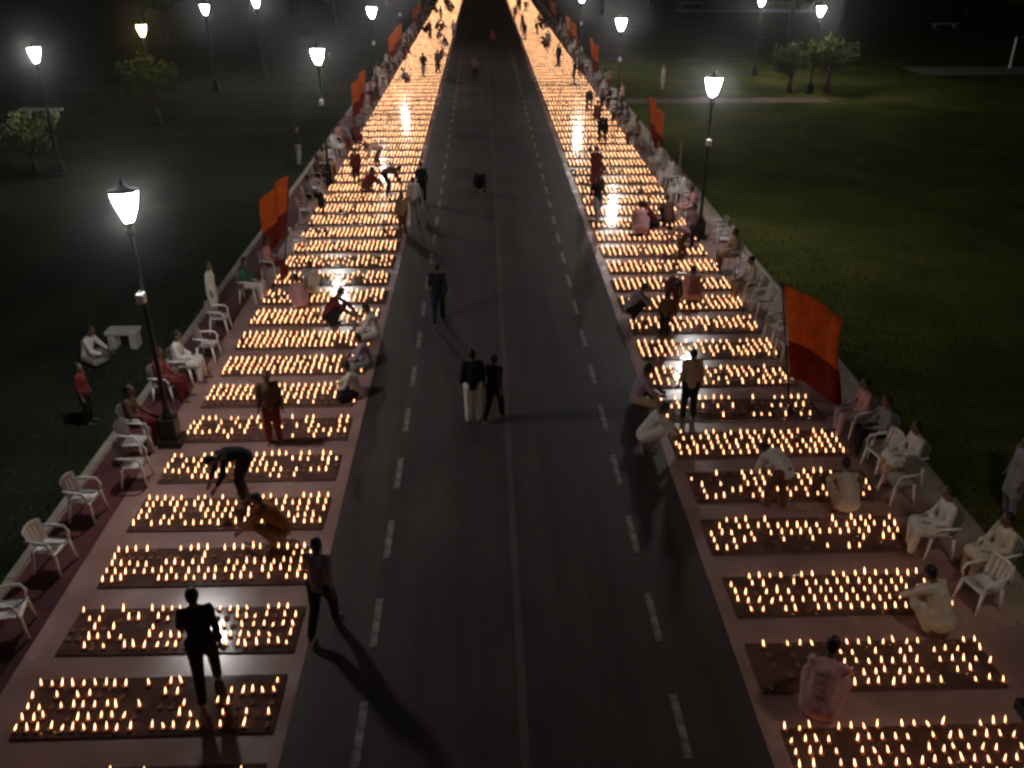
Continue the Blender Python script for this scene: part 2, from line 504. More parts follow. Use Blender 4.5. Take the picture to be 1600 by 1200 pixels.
bench(*at(66, 181), 2.4, 'long pale stone bench on the dark lawn below the far left lamp', .05)
bench(*at(196, 536), 0.8, 'short grey stone bench on the left lawn behind the nearest lamp post', 0.0)
bench(*at(1475, 42), 3.2, 'pale stone bench far off at the top right of the right lawn', 0.02)
bench(*at(1082, 9), 4.2, 'pale stone bench at the top edge just right of the right lamps', 0.0)


def post(x, y, h, r_, mat, label, cat):
    bm = bmesh.new()
    lathe(bm, [(r_ * 1.3, -.1), (r_ * 1.3, .05), (r_, .08), (r_ * .9, h), (r_ * .4, h + r_)], 9)
    o = link('post' if cat == 'post' else 'pole', mesh_of('post', bm, mat, True), None, (x, y, 0))
    tag(o, label, cat)


post(*at(1578, 104), 2.1, .10, 'white_box', 'white post standing on the far right lawn by the pale path', 'post')
post(*at(1060, 283), 1.7, .03, 'bamboo', 'thin pale upright pole on the right pavement edge behind the chairs', 'pole')

# ------------------------------------------------------------------ orange flags
def flag_mesh(seed, out, hoist=2.0, fly=1.0, z0=3.0, tilt=.20):
    """cloth hung from its hoist, its free corner sagging; out is +1 when it hangs to +X"""
    r = random.Random(seed)
    nu, nv = 22, 22
    ph = r.uniform(0, 6)

    def surf(u, v):
        x = out * (0.03 + fly * (u - 0.12 * u * u))
        sag = 0.85 * u ** 1.25 * (1 - 0.25 * v)
        z = z0 - hoist * v * (1 + 0.16 * u) - sag
        y = .13 * u ** .7 * math.sin(5.2 * u * math.pi * .6 + 1.8 * v + ph) + .06 * math.sin(9 * u + 2.6 * v + ph)
        x += out * .05 * math.sin(6 * v + ph) * u - out * tilt * z
        return Vector((x, y, z))
    out_m = []
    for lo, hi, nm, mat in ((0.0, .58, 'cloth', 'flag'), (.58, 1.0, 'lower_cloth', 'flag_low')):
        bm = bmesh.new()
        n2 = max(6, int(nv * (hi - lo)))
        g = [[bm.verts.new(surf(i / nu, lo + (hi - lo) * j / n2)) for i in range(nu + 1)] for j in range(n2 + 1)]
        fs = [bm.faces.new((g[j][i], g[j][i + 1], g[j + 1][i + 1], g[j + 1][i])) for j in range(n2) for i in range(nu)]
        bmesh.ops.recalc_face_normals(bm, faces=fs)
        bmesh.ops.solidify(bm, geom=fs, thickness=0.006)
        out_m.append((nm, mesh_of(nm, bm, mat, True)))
    bm = bmesh.new()
    lathe(bm, [(.022, 0), (.018, z0 + .02), (.025, z0 + .03), (.02, z0 + .06), (.004, z0 + .08)], 9)
    for v in bm.verts:
        v.co.x -= out * tilt * v.co.z
    out_m.append(('pole', mesh_of('flag_pole', bm, 'iron', True)))
    bm = bmesh.new(); lathe(bm, [(.19, 0), (.19, .03), (.06, .06), (.045, .22)], 12)
    out_m.append(('foot', mesh_of('foot', bm, 'iron', True)))
    return out_m


FLM = {-1: [flag_mesh(3, -1), flag_mesh(8, -1)], 1: [flag_mesh(4, 1), flag_mesh(9, 1)]}
BIG = flag_mesh(12, 1, 2.15, 1.4, 3.05)


def flag(x, y, side, label, group, v=0, meshes=None, rz=0.0, sc=1.0):
    r = link('orange_flag', None, None, (x, y, .004), rz)
    r.scale = (sc, sc, sc)
    for nm, me in (meshes or FLM[side][v]):
        link(nm, me, r)
    tag(r, label, 'flag', group)


FG = 'orange flags along the pavements'
flag(*at(1234, 645), 1, 'largest orange flag, drooping beside the near right chairs', FG, 0, BIG, .1)
flag(7.75, 41.5, 1, 'upright orange flag on the right below the nearest right street lamp', FG, 0, None, .85)
flag(7.75, 66, 1, 'orange flag on the right, third from the near end of the right row', FG, 1, None, .9)
flag(7.75, 84, 1, 'small orange flag on the right, fourth of the right row', FG, 0, None, .5)
flag(7.75, 106, 1, 'tiny orange flag at the top edge right of the road', FG, 1, None, .8)
flag(-6.4, 27.4, -1, 'orange flag on the left with a peaked top, nearest on the left', FG, 0, None, -.5)
flag(-6.6, 50.5, -1, 'orange flag on the left, second of the left row above the crowd', FG, 1, None, -.8)
flag(-6.75, 74, -1, 'small orange flag on the left, third of the left row', FG, 0, None, -.8)
flag(-6.75, 76.5, -1, 'small pinkish orange flag just behind the third left flag', FG, 1, None, -.7)
flag(-6.75, 102, -1, 'tiny orange flag at the top edge left of the road', FG, 0, None, -.6)

# ------------------------------------------------------------------ people
def blob(bm, c, r, s=(1, 1, 1), rot=None):
    g = bmesh.ops.create_icosphere(bm, subdivisions=2, radius=1.0)
    mt = Matrix.Translation(Vector(c)) @ (rot.to_4x4() if rot else Matrix.Identity(4)) @ Matrix.Diagonal((r * s[0], r * s[1], r * s[2], 1))
    bmesh.ops.transform(bm, matrix=mt, verts=g['verts'])


def limb(bm, pts, rad, s=(1, 1, 1)):
    for (a, b_), (ra, rb) in zip(zip(pts, pts[1:]), zip(rad, rad[1:])):
        a, b_ = Vector(a), Vector(b_)
        n = max(2, int((b_ - a).length / (min(ra, rb) * .45)))
        for i in range(n + 1):
            t = i / n
            blob(bm, a.lerp(b_, t), ra + (rb - ra) * t, s)


def fuse(name, bm, mat, voxel):
    me = bpy.data.meshes.new('tmp'); bm.to_mesh(me); bm.free()
    o = bpy.data.objects.new('tmp', me); col.objects.link(o)
    md = o.modifiers.new('fuse', 'REMESH'); md.mode = 'VOXEL'; md.voxel_size = voxel; md.use_smooth_shade = True
    sm = o.modifiers.new('smooth', 'SMOOTH'); sm.factor = .5; sm.iterations = 3
    dg = bpy.context.evaluated_depsgraph_get()
    out = bpy.data.meshes.new_from_object(o.evaluated_get(dg))
    out.name = name
    bpy.data.objects.remove(o); bpy.data.meshes.remove(me)
    out.materials.clear(); out.materials.append(M[mat])
    out.polygons.foreach_set('use_smooth', [True] * len(out.polygons))
    return out


def mir(p):
    return (-p[0], p[1], p[2])


# joints of the right side (x > 0) unless both sides are given
POSES = {
    'stand': dict(pel=(0, 0, .93), waist=(0, 0, 1.07), chest=(0, .01, 1.28), neck=(0, 0, 1.46), head=(0, .025, 1.60), tilt=0, hip=(.09, 0, .90), knee=[(.10, .02, .49)] * 2, ank=[(.11, -.02, .085)] * 2,
                  sh=(.168, 0, 1.40), elb=[(.22, -.03, 1.13), (.22, -.03, 1.13)], wri=[(.24, .05, .89), (.24, .05, .89)]),
    'walk': dict(pel=(0, 0, .92), waist=(0, .01, 1.06), chest=(0, .03, 1.27), neck=(0, .03, 1.45), head=(0, .06, 1.59), tilt=6, hip=(.09, 0, .89), knee=[(.10, .17, .50), (.10, -.05, .47)], ank=[(.10, .22, .085), (.10, -.30, .13)],
                 sh=(.168, .02, 1.39), elb=[(.22, -.12, 1.14), (.22, .10, 1.13)], wri=[(.23, -.10, .90), (.22, .26, .95)]),
    'phone': dict(pel=(0, 0, .93), waist=(0, 0, 1.07), chest=(0, .01, 1.28), neck=(0, 0, 1.46), head=(0, .03, 1.60), tilt=8, hip=(.09, 0, .90), knee=[(.10, .03, .49), (.12, -.01, .49)], ank=[(.12, .02, .085), (.14, -.06, .085)],
                  sh=(.168, 0, 1.40), elb=[(.21, .12, 1.16), (.23, .05, 1.14)], wri=[(.07, .34, 1.30), (.08, .32, 1.22)]),
    'crouch': dict(pel=(0, -.16, .29), waist=(0, -.10, .42), chest=(0, .05, .62), neck=(0, .16, .78), head=(0, .25, .89), tilt=30, hip=(.10, -.14, .27), knee=[(.19, .21, .47), (.17, .24, .44)], ank=[(.14, -.04, .085), (.14, -.02, .085)],
                   sh=(.165, .12, .72), elb=[(.22, .33, .52), (.20, .36, .50)], wri=[(.14, .53, .32), (.10, .56, .30)]),
    'bend': dict(pel=(0, -.16, .88), waist=(0, -.05, .97), chest=(0, .16, 1.02), neck=(0, .36, 1.02), head=(0, .49, 1.0), tilt=70, hip=(.09, -.15, .85), knee=[(.11, .0, .48), (.12, .08, .48)], ank=[(.13, -.10, .085), (.14, .04, .085)],
                 sh=(.165, .29, 1.0), elb=[(.20, .38, .72), (.20, .36, .72)], wri=[(.12, .52, .50), (.12, .50, .48)]),
    'sit': dict(pel=(0, -.04, .54), waist=(0, -.07, .68), chest=(0, -.07, .88), neck=(0, -.04, 1.06), head=(0, .0, 1.20), tilt=5, hip=(.10, .0, .53), knee=[(.13, .40, .53)] * 2, ank=[(.13, .38, .085), (.14, .44, .085)],
                sh=(.168, -.06, 1.00), elb=[(.24, -.0, .74)] * 2, wri=[(.13, .22, .64), (.10, .25, .64)]),
    'floor': dict(pel=(0, -.12, .14), waist=(0, -.10, .28), chest=(0, -.04, .48), neck=(0, .03, .65), head=(0, .09, .78), tilt=18, hip=(.11, -.08, .13), knee=[(.36, .20, .14)] * 2, ank=[(-.02, .30, .07), (-.02, .22, .09)],
                  sh=(.165, .0, .59), elb=[(.25, .13, .36)] * 2, wri=[(.16, .33, .26), (.12, .36, .25)]),
}


def build_pose(nm, P, bottom):
    T = {}
    sd = (1, -1)

    def S(p, s):
        return (p[0] * s, p[1], p[2])
    rot = Matrix.Rotation(-R(P['tilt']), 3, 'X')
    H = Vector(P['head'])

    def hp(x, y, z):
        return H + rot @ Vector((x, y, z))
    bm = bmesh.new()
    limb(bm, [P['pel'], P['waist'], P['chest'], tuple(Vector(P['chest']).lerp(Vector(P['neck']), .6))], [.135, .115, .135, .085], (1.12, .84, .95))
    limb(bm, [P['neck'], hp(0, -.02, -.06)], [.058, .055])
    blob(bm, hp(0, -.005, .02), 1, (.078, .098, .105), rot)
    blob(bm, hp(0, .025, -.05), 1, (.056, .066, .066), rot)
    blob(bm, hp(0, .096, -.012), 1, (.014, .022, .026), rot)
    blob(bm, hp(0, .083, -.052), 1, (.026, .014, .010), rot)
    for s in sd:
        blob(bm, hp(s * .08, -.005, .0), 1, (.012, .02, .033), rot)
        i = 0 if s > 0 else 1
        sh, el, wr = S(P['sh'], s), S(P['elb'][i], s), S(P['wri'][i], s)
        limb(bm, [tuple(Vector(P['chest']).lerp(Vector(sh), .6)), sh, el, wr], [.075, .056, .043, .029])
        hip, kn, an = S(P['hip'], s), S(P['knee'][i], s), S(P['ank'][i], s)
        limb(bm, [hip, kn, an], [.098, .060, .040])
        if nm == 'floor':
            toe = Vector(an) + Vector((-s * .16, .05, -.02))
        else:
            toe = Vector(an) + Vector((s * .03, .16, -.045))
        limb(bm, [tuple(Vector(an) + Vector((0, -.035, -.04))), tuple(toe)], [.042, .032], (1, 1, .8))
        d = (Vector(wr) - Vector(el)).normalized()
        limb(bm, [wr, tuple(Vector(wr) + d * .07)], [.027, .036], (1, 1, 1))
    body = fuse('body', bm, 'skin', .017)
    # fingers, each its own bent tube rooted in the palm
    bm = bmesh.new(); bm.from_mesh(body)
    for s in sd:
        i = 0 if s > 0 else 1
        el, wr = Vector(S(P['elb'][i], s)), Vector(S(P['wri'][i], s))
        d = (wr - el).normalized()
        side = d.cross(Vector((1, 0, 0)))
        side = side.normalized() if side.length > .2 else Vector((0, 1, 0))
        curl = d.cross(side).normalized() * s
        p0 = wr + d * .085
        for k, (off, ln) in enumerate(((-.027, .060), (-.009, .075), (.009, .080), (.026, .070))):
            b0 = p0 + side * off
            b1 = b0 + d * ln * .5
            b2 = b1 + d * ln * .35 - curl * ln * .3
            b3 = b2 + d * ln * .1 - curl * ln * .35
            tube(bm, [b0 - d * .03, b0, b1, b2, b3], [.010, .010, .0092, .0085, .006], 6)
        t0 = wr + d * .04 + side * .03
        tube(bm, [t0 - side * .015, t0 + side * .02 + d * .02, t0 + side * .032 + d * .048], [.012, .011, .007], 6)
    bm.to_mesh(body); bm.free()
    body.polygons.foreach_set('use_smooth', [True] * len(body.polygons))
    T['body'] = body
    # hair
    bm = bmesh.new()
    blob(bm, hp(0, -.022, .035), 1, (.087, .098, .102), rot)
    blob(bm, hp(0, -.045, -.01), 1, (.078, .068, .085), rot)
    T['hair'] = fuse('hair', bm, 'hair', .016)
    bm = bmesh.new()
    for s in sd:
        blob(bm, hp(s * .031, .084, .012), .0105)
    T['eyes'] = mesh_of('eyes', bm, 'eye', True)
    # shirt with sleeves
    bm = bmesh.new()
    limb(bm, [tuple(Vector(P['pel']) + Vector((0, 0, -.02))), P['waist'], P['chest'], tuple(Vector(P['chest']).lerp(Vector(P['neck']), .62))], [.158, .142, .156, .095], (1.12, .88, .95))
    for s in sd:
        i = 0 if s > 0 else 1
        sh, el, wr = S(P['sh'], s), S(P['elb'][i], s), S(P['wri'][i], s)
        limb(bm, [tuple(Vector(P['chest']).lerp(Vector(sh), .6)), sh, el, tuple(Vector(el).lerp(Vector(wr), .7))], [.088, .066, .056, .047])
    if bottom == 'kurta':
        for s in sd:
            i = 0 if s > 0 else 1
            hip, kn = S(P['hip'], s), S(P['knee'][i], s)
            limb(bm, [hip, tuple(Vector(hip).lerp(Vector(kn), .9))], [.135, .125])
        limb(bm, [P['pel'], tuple((Vector(P['knee'][0]) + Vector(mir(P['knee'][1]))) * .5 * .85 + Vector(P['pel']) * .15)], [.15, .12])
    T['shirt'] = fuse('shirt', bm, 'cl_white', .02)
    bm = bmesh.new()
    limb(bm, [P['pel'], P['hip']], [.145, .12], (1.08, .9, .9)); limb(bm, [P['pel'], mir(P['hip'])], [.145, .12], (1.08, .9, .9))
    for s in sd:
        i = 0 if s > 0 else 1
        hip, kn, an = S(P['hip'], s), S(P['knee'][i], s), S(P['ank'][i], s)
        limb(bm, [hip, kn, tuple(Vector(kn).lerp(Vector(an), .93))], [.118, .085, .068])
    T['trousers'] = fuse('trousers', bm, 'cl_grey', .02)
    return T


PT = {}
for nm, P in POSES.items():
    PT[nm] = build_pose(nm, P, 'shirt')
PT['stand_kurta'] = build_pose('stand', POSES['stand'], 'kurta')
PT['sit_kurta'] = build_pose('sit', POSES['sit'], 'kurta')
PT['crouch_kurta'] = build_pose('crouch', POSES['crouch'], 'kurta')

CLEAR = []      # spots where no lamps burn because somebody is there


def person(x, y, rz, pose, top, low, label, group=None, z=.004, sc=1.0, face=True, clear=.28):
    T = PT[pose]
    o = link('person', T['body'], None, (x, y, z), rz)
    o.scale = (sc, sc, sc)
    link('hair', T['hair'], o)
    for nm, c in (('shirt', top), ('trousers', low)):
        ch = link(nm, T[nm], o)
        ch.material_slots[0].link = 'OBJECT'
        ch.material_slots[0].material = M['cl_' + c]
    if face:
        link('eyes', T['eyes'], o)
    tag(o, label, 'person', group)
    if clear:
        CLEAR.append((x, y, clear))
    return o


PI = math.pi
FL, FR, FN, FB = PI / 2, -PI / 2, 0.0, PI     # facing -X, +X, +Y (away), -Y (to the camera)


def P_(px, py, rz, pose, top, low, label, group=None, sc=1.0, z=.004, clear=.28):
    x, y = at(px, py)
    return person(x, y, rz, pose, top, low, label, group, z, sc, True, clear)


# on the road
G = 'people walking on the road'
P_(740, 660, FN + .1, 'stand', 'black', 'white', 'man in a dark jacket and pale trousers standing beside the centre line', G, 1.03, .0)
P_(772, 656, FN - .5, 'walk', 'black', 'black', 'person in dark clothes right of the centre line beside the man in pale trousers', G, .92, .0)
P_(686, 505, FN, 'walk', 'black', 'navy', 'person in dark clothes walking left of the centre line, behind the man in pale trousers', G, 1.0, .0)
P_(750, 303, FB, 'crouch', 'black', 'black', 'person in black crouching far off in the middle of the road', G, 1.1, .0)
P_(742, 126, FN, 'walk', 'brown', 'black', 'small dark figure far along the road, the nearer of two', G, 1.0, .0)
P_(770, 78, FN, 'walk', 'maroon', 'black', 'small dark figure far along the road, the farther of two', G, 1.0, .0)
P_(709, 60, FN, 'walk', 'white', 'grey', 'tiny pale figure far along the left side of the road', G, 1.0, .0)
P_(508, 985, FN - .2, 'walk', 'lilac', 'navy', 'person in a grey shirt and navy trousers at the near left road edge', G, 1.0, .0)
P_(648, 345, FN, 'stand', 'white', 'grey', 'person in a white shirt at the left road edge beside the far lamp mats', G, .95, .0)
P_(660, 318, FN, 'walk', 'black', 'black', 'person in black just behind the white shirt at the left road edge', G, .95, .0)
P_(630, 368, FB, 'stand', 'tan', 'brown', 'person in dull tan clothes at the left road edge, nearer than the white shirt', G, .9, .0)
P_(1003, 630, FR, 'floor', 'lilac', 'tan', 'person in a dusty pink tunic at the right road edge beside the dark gap', 'people beside the lamp mats', 1.1)
P_(1015, 697, FR, 'crouch_kurta', 'white', 'grey', 'person in white crouching at the right road edge', 'people beside the lamp mats')
# among the lamps on the left
G = 'people among the lamps left of the road'
P_(330, 1082, FN + .3, 'walk', 'black', 'black', 'tall dark silhouette standing in front of the white glare at near left', G, 1.06)
P_(380, 778, FL + .6, 'bend', 'black', 'black', 'person in black bending over the lamps at middle left', G, 1.0)
P_(430, 692, FB + .2, 'stand', 'brown', 'maroon', 'slim person in reddish brown standing between the left lamp mats', G, .98)
P_(432, 846, FL, 'crouch', 'orange', 'brown', 'person in orange brown crouching at the near left lamp mats', G)
P_(580, 527, FL, 'floor', 'white', 'white', 'person in white sitting at the road end of a left mat, farthest of three', G, 1.05)
P_(568, 573, FL, 'floor', 'lilac', 'grey', 'person in pale clothes sitting at the road end of a left mat, middle of three', G, 1.0)
P_(550, 620, FL, 'floor', 'cream', 'black', 'person in cream sitting at the road end of a left mat, nearest of three', G, 1.0)
P_(487, 461, FN, 'crouch_kurta', 'cream', 'white', 'person in cream crouching between two far left mats', G, .95)
P_(470, 482, FN + .4, 'crouch_kurta', 'pink', 'white', 'person in pale pink crouching just in front of the cream figure', G, .95)
P_(522, 510, FR, 'crouch', 'maroon', 'black', 'person in maroon crouching on a far left mat', G, 1.1)
P_(468, 258, FR, 'stand', 'black', 'grey', 'dark haired person standing behind the far left chairs', G, 1.0)
P_(558, 288, FB, 'stand', 'red', 'maroon', 'person in red among the crowd on the far left mats', G, .9)
P_(590, 262, FL, 'bend', 'pink', 'brown', 'person in pink bending over the far left mats', G, .95)
P_(575, 300, FR, 'crouch', 'red', 'brown', 'second person in red, crouching in the far left crowd', G, 1.0)
# among the lamps on the right
G = 'people among the lamps right of the road'
P_(1074, 655, FN, 'stand', 'tan', 'black', 'person in a tan shirt and dark trousers standing in front of the right glare', G, .98)
P_(1047, 487, FB, 'bend', 'brown', 'maroon', 'person in brown bending over a right mat, left of the pink one', G, .95)
P_(1081, 472, FN, 'crouch_kurta', 'pink', 'pink', 'person in pink crouching on a right mat with black hair', G, 1.0)
P_(990, 497, FR, 'crouch', 'grey', 'black', 'dark haired person in grey crouching near the right road edge', G, 1.0)
P_(1037, 527, FN, 'stand', 'brown', 'black', 'dark figure standing left of the upper white glare', G, .75)
P_(1000, 368, FN, 'crouch_kurta', 'pink', 'white', 'person in pale pink crouching before the far right mats', G, 1.15)
P_(1016, 362, FL, 'crouch', 'maroon', 'black', 'person in dark red crouching beside the pale pink one', G, 1.1)
P_(1042, 350, FN, 'crouch', 'brown', 'black', 'person in brown crouching at the far right mats', G, 1.0)
P_(1064, 400, FL - .3, 'bend', 'pink', 'brown', 'person in pink bending at the far right mat end', G, .9)
P_(1080, 388, FL, 'stand', 'lilac', 'navy', 'person in lilac standing at the right pavement by the lamp post', G, .9)
P_(1210, 792, FN + .4, 'bend', 'white', 'brown', 'person in a white shirt bending over the lamps in the right foreground', G, 1.0)
P_(1316, 800, FN, 'crouch_kurta', 'cream', 'tan', 'person in cream crouching on a right mat near the chairs', G, 1.0)
P_(1456, 985, FN + .5, 'crouch_kurta', 'cream', 'cream', 'person in cream crouching at the outer end of a near right mat', G, 1.05)
P_(1277, 1118, FN - .5, 'crouch_kurta', 'pink', 'pink', 'person in a pink tunic bending low over the near right mat', G, 1.15)
P_(940, 222, FB, 'bend', 'black', 'black', 'small black figure on the far right mats below the second right flag', G, 1.1)
# on the lawns
P_(145, 560, FR, 'floor', 'white', 'grey', 'person in a white top sitting on the dark left lawn, farther of two', 'people on the lawns', 1.1, -.1)
P_(140, 655, FR, 'stand', 'maroon', 'black', 'person in a dull top standing on the dark left lawn, nearer of two', 'people on the lawns', .85, -.1)
P_(1574, 800, FL, 'stand_kurta', 'grey', 'grey', 'tall grey figure standing alone on the right lawn', 'people on the lawns', 1.0, -.1)
P_(1035, 138, FL, 'stand_kurta', 'white', 'white', 'tiny person in white standing on the far right lawn', 'people on the lawns', 1.0, -.1)

# far people among the golden lamps
r3 = random.Random(21)
tops = ['black', 'brown', 'maroon', 'black', 'navy', 'black', 'grey', 'brown']
for i in range(40):
    side = -1 if i % 2 else 1
    y = 31 + 100 * r3.random() ** .8
    x = r3.uniform(LEFT_OUT, LEFT_IN) if side < 0 else r3.uniform(RIGHT_IN, RIGHT_OUT)
    pose = r3.choice(['bend', 'crouch', 'stand', 'crouch', 'walk', 'bend'])
    top = r3.choice(tops)
    person(x, y, r3.uniform(0, 6.28), pose, top, r3.choice(['black', 'brown', 'grey', 'maroon']),
           'small figure in %s %s by the far golden lamps %s of the road' % (top, {'bend': 'bending', 'crouch': 'crouching', 'stand': 'standing', 'walk': 'walking'}[pose], 'left' if side < 0 else 'right'), 'figures among the far %s lamps' % ('left' if side < 0 else 'right'), .034, 1.0, False, .35)

# ------------------------------------------------------------------ white plastic chairs (facing +Y in their own axes)
def chair_meshes():
    d = []
    bm = bmesh.new()
    n = 8
    top = [[None] * (n + 1) for _ in range(n + 1)]
    for j in range(n + 1):
        for i in range(n + 1):
            u, v = i / n * 2 - 1, j / n * 2 - 1
            w = .235 - .02 * (v < 0) * abs(v)
            top[j][i] = bm.verts.new((u * w, v * .22, .43 - .022 * (1 - u * u) * (1 - v * v) - .025 * max(0, v) ** 4))
    fs = [bm.faces.new((top[j][i], top[j][i + 1], top[j + 1][i + 1], top[j + 1][i])) for j in range(n) for i in range(n)]
    bmesh.ops.solidify(bm, geom=fs, thickness=.022)
    bmesh.ops.recalc_face_normals(bm, faces=bm.faces[:])
    d.append(('seat', mesh_of('seat', bm, 'plastic', True)))

    def back(u, v):
        z = .44 + .42 * v
        w = .215 + .02 * v
        y = -.215 - .10 * v + .05 * (u * u)
        if v > .85:
            z -= .05 * (v - .85) / .15 * u * u
        return Vector((u * w, y, z))
    bm = bmesh.new()
    for a, b_ in ((-1, -.62), (-.585, -.22), (-.185, .185), (.22, .585), (.62, 1)):
        vs = [[bm.verts.new(back(a + (b_ - a) * i / 2, .0 + .86 * j / 6)) for i in range(3)] for j in range(7)]
        fs = [bm.faces.new((vs[j][i], vs[j][i + 1], vs[j + 1][i + 1], vs[j + 1][i])) for j in range(6) for i in range(2)]
        bmesh.ops.solidify(bm, geom=fs, thickness=.014)
    vs = [[bm.verts.new(back(-1 + 2 * i / 8, .862 + .138 * j / 3)) for i in range(9)] for j in range(4)]
    fs = [bm.faces.new((vs[j][i], vs[j][i + 1], vs[j + 1][i + 1], vs[j + 1][i])) for j in range(3) for i in range(8)]
    bmesh.ops.solidify(bm, geom=fs, thickness=.016)
    bmesh.ops.recalc_face_normals(bm, faces=bm.faces[:])
    d.append(('backrest', mesh_of('backrest', bm, 'plastic', True)))
    for sx, sy in ((-1, 1), (1, 1), (-1, -1), (1, -1)):
        bm = bmesh.new()
        tube(bm, [(sx * .25, sy * .24, 0), (sx * .225, sy * .205, .24), (sx * .21, sy * .185, .418)], [.020, .026, .032], 7)
        d.append(('leg', mesh_of('leg', bm, 'plastic', True)))
    for sx in (-1, 1):
        bm = bmesh.new()
        tube(bm, [(sx * .235, .17, .42), (sx * .262, .19, .56), (sx * .268, .13, .645), (sx * .262, -.08, .66), (sx * .235, -.25, .66)], [.020, .020, .026, .026, .020], 7)
        d.append(('armrest', mesh_of('armrest', bm, 'plastic', True)))
    return d


CM = chair_meshes()


def chair(x, y, rz, label, group):
    r = link('plastic_chair', None, None, (x, y, .004), rz)
    for nm, me in CM:
        link(nm, me, r)
    tag(r, label, 'chair', group)


GL, GR = 'white chairs along the left pavement', 'white chairs along the right pavement'
SIT = 'people seated on the chairs'


def C_(px, py, label, side, rz=0.0, who=None):
    x, y = at(px, py)
    ang = (FR if side < 0 else FL) + rz
    chair(x, y, ang, label, GL if side < 0 else GR)
    if who:
        top, low, lab, kurta = who
        person(x, y, ang, 'sit_kurta' if kurta else 'sit', top, low, lab, SIT, .004, 1.0, True, 0)


C_(26, 985, 'pale white chair at the left picture edge on the dark pavement', -1, .2)
C_(88, 885, 'white chair at lower left with a pale backrest, second from the left picture edge', -1, -.15)
C_(140, 806, 'empty white chair standing alone on the lower left pavement', -1, -.1)
C_(216, 752, 'white chair just in front of the pair by the left lamp post', -1, .1)
C_(217, 716, 'nearer empty chair of the pair beside the left lamp post', -1, -.1)
C_(219, 690, 'white chair under the person in brown beside the left lamp post', -1, .1, ('brown', 'maroon', 'person in brown seated on a chair beside the left lamp post', False))
C_(262, 625, 'white chair under the person in dusky red behind the left lamp post', -1, 0, ('red', 'maroon', 'person in dusky red seated just behind the left lamp post', False))
C_(290, 597, 'broad white chair before the person in white at middle left', -1, .1, ('white', 'white', 'person in white seated at middle left beyond the lamp post', True))
C_(328, 562, 'empty white chair at middle left facing the lamps', -1, -.05)
C_(346, 518, 'empty white chair before the tall figure in white', -1, 0.05)
P_(337, 497, FR, 'stand_kurta', 'white', 'white', 'tall person in white standing behind an empty chair at left', 'people standing by the chairs', .95, .004, 0)
C_(391, 470, 'white chair under the person in green', -1, 0, ('green', 'white', 'person in green seated on a white chair at left', False))
C_(424, 436, 'white chair under the person in dull pink below the left flag', -1, 0, ('pink', 'maroon', 'person in dull pink seated below the left flag', False))
C_(470, 395, 'white chair just right of the nearest left flag', -1, 0.1)
for i, (px, py, w) in enumerate([(478, 345, None), (486, 326, ('grey', 'black')), (494, 309, None), (500, 292, ('brown', 'black')), (508, 276, ('tan', 'brown')), (517, 260, None), (524, 246, ('white', 'grey')), (532, 233, ('pink', 'maroon')), (540, 219, ('lilac', 'brown'))]):
    C_(px, py, 'white chair in the far left row above the nearest left flag', -1, r3.uniform(-.2, .2), None if not w else (w[0], w[1], 'person in %s seated in the far left row of chairs' % w[0], i % 2 == 0))
# right row
C_(1526, 945, 'empty white chair nearest the camera on the right', 1, .25)
C_(1545, 905, 'white chair just behind the nearest right chair', 1, .1, ('cream', 'tan', 'person in pale beige seated on the second chair at lower right', True))
C_(1458, 862, 'white chair under the seated person in white at lower right', 1, -.1, ('white', 'white', 'person all in white seated on a chair at lower right', True))
C_(1398, 778, 'white chair in front of the grey seated figure at middle right', 1, .1)
C_(1412, 752, 'white chair under the person in a white tunic at middle right', 1, 0, ('white', 'tan', 'person in a white tunic seated at middle right', True))
C_(1372, 733, 'white chair standing left of the person in a white tunic', 1, .2)
C_(1368, 708, 'white chair under the person in grey below the largest flag', 1, -.1, ('grey', 'black', 'person in grey seated below the largest flag', False))
C_(1336, 678, 'white chair under the person in pink at the foot of the largest flag', 1, 0, ('pink', 'lilac', 'person in pink seated at the foot of the largest flag', False))
C_(1211, 532, 'white chair with open armrests just left of the largest flag', 1, .2)
C_(1190, 492, 'empty white chair with an upright back at middle right', 1, 0)
C_(1166, 468, 'cream lit chair before the upright empty chair at right', 1, .15, ('cream', 'tan', 'person in cream seated beyond the upright empty chair at right', False))
C_(1158, 446, 'white chair next to the cream lit person, toward the lamp post', 1, 0)
C_(1142, 420, 'white chair under the seated person nearest the right lamp post', 1, .1, ('tan', 'brown', 'person in tan seated close to the right lamp post', True))
C_(1178, 480, 'empty white chair squeezed between the upright chair and the cream lit person', 1, .1)
C_(1120, 376, 'white chair right beside the right lamp post, partly behind the bright empty one', 1, .1)
C_(1228, 558, 'empty white chair behind the pole of the largest flag', 1, .1)
C_(1252, 590, 'white chair under the hanging cloth of the largest flag', 1, -.1)
C_(1128, 392, 'bright empty chair standing right before the right lamp post', 1, -.1)
for i, (px, py, w) in enumerate([(1076, 345, ('pink', 'white')), (1071, 328, None), (1062, 318, ('white', 'cream')), (1054, 303, None), (1045, 292, ('white', 'white')), (1036, 278, None), (1028, 268, ('cream', 'tan')), (993, 226, ('tan', 'brown')), (985, 215, None), (977, 204, ('grey', 'tan')), (968, 192, ('brown', 'black')), (958, 178, None), (950, 168, ('black', 'black')), (941, 152, ('white', 'tan'))]):
    C_(px, py, 'white chair in the far right row beyond the right lamp post', 1, r3.uniform(-.2, .2), None if not w else (w[0], w[1], 'person in %s seated in the far right row of chairs' % w[0], i % 2 == 0))
